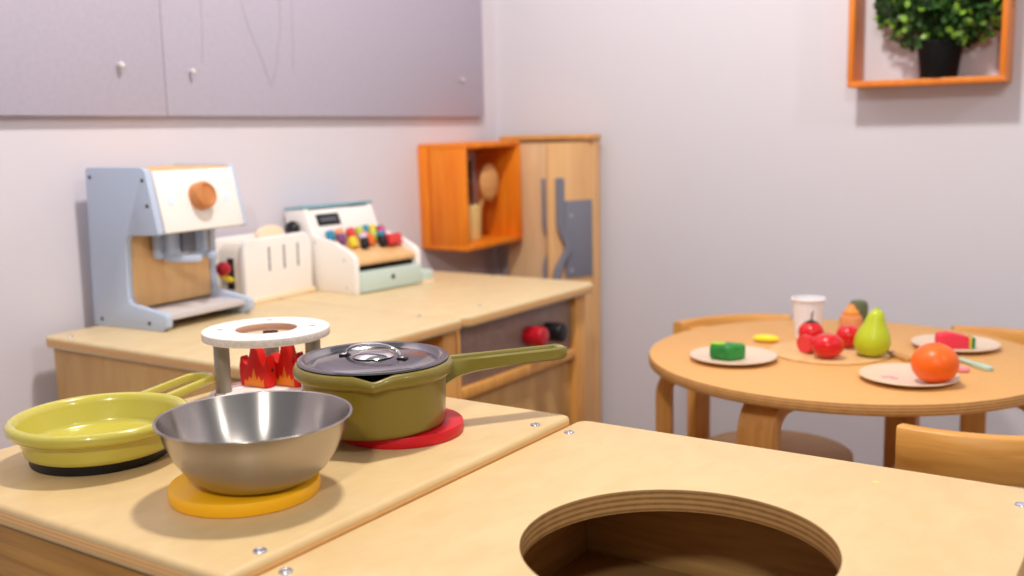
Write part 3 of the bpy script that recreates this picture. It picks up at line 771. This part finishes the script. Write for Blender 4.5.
# banana slice
b = new(); blob(b, .0225, 1.0, .5, .30, (0, 0, .0068)); tag(obj('banana_piece', b, 'yell', None, loc=(-.597, 1.672, TT), rot=(0, 0, rad(10))), 'small flat yellow banana piece behind the green pepper plate', 'banana')
# cup
t = thing('paper_cup', 'white paper cup standing behind the tomatoes', 'cup', (-.5495, 1.748, TT+.0002))
b = new(); rib = lambda c: Vector((c.x*(1+.008*math.cos(36*math.atan2(c.y, c.x))), c.y*(1+.008*math.cos(36*math.atan2(c.y, c.x))), c.z))
lathe(b, [(0, .003), (.0185, .003), (.019, 0), (.0205, 0), (.0268, .066), (.0258, .066), (.0197, .005), (0, .005)], 144, fn=rib); obj('cup_body', b, 'cup', t)
b = new(); lathe(b, [(.0262, .065), (.0283, .0655), (.0291, .0675), (.0283, .0695), (.0262, .0695), (.0256, .0675), (.0262, .065)], 72); obj('rolled_rim', b, 'cup', t)
# tomatoes
def tom(x, y, z, r, label, stem=None, sz=.92, sx=1.0, rz=0):
    t = thing('tomato', label, 'tomato', (x, y, z), rz, 'toy tomatoes on the round board')
    def dimple(c):
        k = max(0, 1-math.hypot(c.x, c.y)/.5); c.z *= 1-.16*k; return c
    b = new(); blob(b, r, sx, 1, sz, (0, 0, r*sz*.99), 4, fn=dimple); obj('tomato_body', b, 'tomato', t)
    if stem:
        b = new(); zt = r*sz*1.78
        for k in range(5):
            a = 2*PI*k/5; tube(b, [(0, 0, zt+.002), (.006*math.cos(a), .006*math.sin(a), zt+.003), (.013*math.cos(a), .013*math.sin(a), zt+.0005)], [.002, .002, .0006], 6)
        tube(b, [(0, 0, zt), (.001, 0, zt+.016), (.003, 0, zt+stem)], [.0016, .0013, .001], 6); obj('stem', b, 'stem', t)
    return t
tom(-.5225, 1.680, ZB, .0210, 'round red tomato with dark green stem in front of the white cup', stem=.021)
tom(-.4655, 1.583, ZB, .0220, 'egg shaped glossy red tomato lying in front of the stemmed tomato', sz=.92, sx=1.12, rz=rad(25))
tom(-.4600, 1.675, ZB, .0195, 'glossy red tomato between the pear and the stemmed tomato', sz=1.0)
t = thing('tomato_half', 'cut tomato half with paler flat face, beside the egg shaped tomato', 'tomato', (-.5065, 1.606, ZB), rad(46), 'toy tomatoes on the round board')
b = new(); s = bmesh.new(); bmesh.ops.create_icosphere(s, subdivisions=4, radius=.0165)
bmesh.ops.bisect_plane(s, geom=s.verts[:]+s.edges[:]+s.faces[:], plane_co=(-.006, 0, 0), plane_no=(-1, -.25, 0), clear_outer=True)
es = [e for e in s.edges if len(e.link_faces) == 1]; fr = bmesh.ops.contextual_create(s, geom=es)['faces']
for f in s.faces: f.material_index = 0
for f in fr: f.material_index = 1
put(b, s, T(0, 0, .0148)@Matrix.Diagonal((1, 1.1, .9, 1)), -1); obj('tomato_body', b, ['tomato', 'tomato_cut'], t)
# pear
t = thing('pear', 'yellow green toy pear standing on the round board', 'pear', (-.4115, 1.633, ZB), 0)
b = new(); pp = [(0, .0005), (.012, 0), (.021, .004), (.0275, .013), (.0295, .023), (.028, .034), (.0232, .046), (.0175, .057), (.0148, .066), (.0125, .073), (.0085, .0785), (.004, .081), (0, .0813)]
pp = [(r_*.95, z_*.92) for r_, z_ in pp]
lathe(b, pp, 56, fn=lambda c: Vector((c.x+.008*(c.z/.08)**2, c.y, c.z))); obj('pear_body', b, 'pear', t, ang=70)
b = new(); tube(b, [(.0068, 0, .0725), (.0075, .001, .078)], .0022, 8); obj('stem', b, 'pear', t)
# mustard jar and dark green jar
t = thing('condiment_jar', 'small tan wooden jar with orange cap behind the pear', 'jar', (-.5000, 1.836, TT+.0002))
b = new(); lathe(b, [(0, 0), (.019, 0), (.0205, .002), (.0200, .0225), (.0185, .027), (.015, .029), (0, .029)], 40); obj('jar_body', b, 'mustard', t)
b = new(); lathe(b, [(0, .0292), (.0140, .0292), (.0142, .0355), (.0095, .039), (.006, .0455), (.0045, .048), (0, .0485)], 32); obj('jar_cap', b, 'mustcap', t)
b = new(); lathe(b, [(0, 0), (.0155, 0), (.0165, .003), (.0165, .039), (.0145, .0445), (.010, .047), (0, .048)], 40)
tag(obj('pickle_jar', b, 'dgreen', None, loc=(-.5015, 1.889, TT+.0002)), 'dark green rounded jar behind the tan condiment jar', 'jar')
# orange
t = thing('orange', 'bright toy orange sitting on the front cream plate', 'orange', (-.2895, 1.4925, TT+.0042))
b = new(); blob(b, .0318, 1, 1, .90, (0, 0, .0280), 4); obj('orange_body', b, 'oran', t, ang=70)
# watermelon wedge
t = thing('watermelon_wedge', 'red toy watermelon wedge with green rind end on the back plate', 'watermelon', (-.3085, 1.752, TT+.0044), rad(30))
b = new(); prism(b, [(-.031, 0), (.016, 0), (.016, .0195), (-.012, .0255), (-.026, .0245), (-.031, .021)], -.0125, .0125, b=.002, mtx=UP); obj('flesh', b, 'melon', t)
b = new(); prism(b, [(.0162, 0), (.0200, 0), (.0200, .0190), (.0162, .0195)], -.0125, .0125, b=.001, mtx=UP); obj('pith', b, 'melon_y', t)
b = new(); prism(b, [(.0202, 0), (.0255, 0), (.0256, .0175), (.0202, .0188)], -.0125, .0125, b=.001, mtx=UP); obj('rind', b, 'melon_g', t)
# knives
def strip(name, label, cat, p, q, w, h, m, m2=None, frac=.4, z=TT):
    p, q = Vector(p), Vector(q); d = q-p; Ln = d.length
    t = thing(name, label, cat, (p.x, p.y, z+.0003), math.atan2(d.y, d.x))
    b = new(); prism(b, rrect(0, -w/2, Ln*frac, w/2, w*.42), 0, h, b=h*.25); obj('handle', b, m2 or m, t)
    b = new(); prism(b, [(Ln*frac-.003, -w*.4), (Ln*.9, -w*.42), (Ln, -w*.1), (Ln, w*.3), (Ln*frac-.003, w*.4)], h*.2, h*.8, b=h*.15); obj('blade', b, m, t)
strip('toy_knife', 'small wooden toy knife with dark tip lying by the pear', 'knife', (-.352, 1.630), (-.398, 1.676), .016, .006, 'darkmetal', 'knife', .7)
strip('toy_knife', 'pale green toy knife lying beside the orange', 'knife', (-.236, 1.620), (-.292, 1.676), .014, .006, 'mint', 'mint', .5)
b = new(); prism(b, rrect(-.009, -.007, .009, .007, .006), 0, .008, b=.003); tag(obj('toy_piece', b, 'pink', None, loc=(-.2705, 1.598, TT+.0003), rot=(0, 0, rad(20))), 'small pink toy piece partly behind the orange', 'toy piece')

# ------------------------------------------------------------------ light
def lamp(x, y, z, power, size=.08, color=(1, .955, .89)):
    l = bpy.data.lights.new('ceiling_light', 'POINT'); l.shadow_soft_size = size; l.energy = power; l.color = color
    o = bpy.data.objects.new('ceiling_light', l); COL.objects.link(o); o.location = (x, y, z)
    return o
lamp(-.60, 1.01, 2.13, 88)
lamp(.40, -.95, 1.95, 78)
lamp(1.5, .9, 2.2, 32)
w = bpy.data.worlds.new('world'); S.world = w; w.use_nodes = True
bg = w.node_tree.nodes['Background']; bg.inputs[0].default_value = (.97, .97, 1, 1); bg.inputs[1].default_value = .33

S.view_settings.view_transform = 'Standard'; S.view_settings.look = 'None'
S.view_settings.gamma = 1; S.view_settings.use_curve_mapping = False
S.view_settings.exposure = 0.0
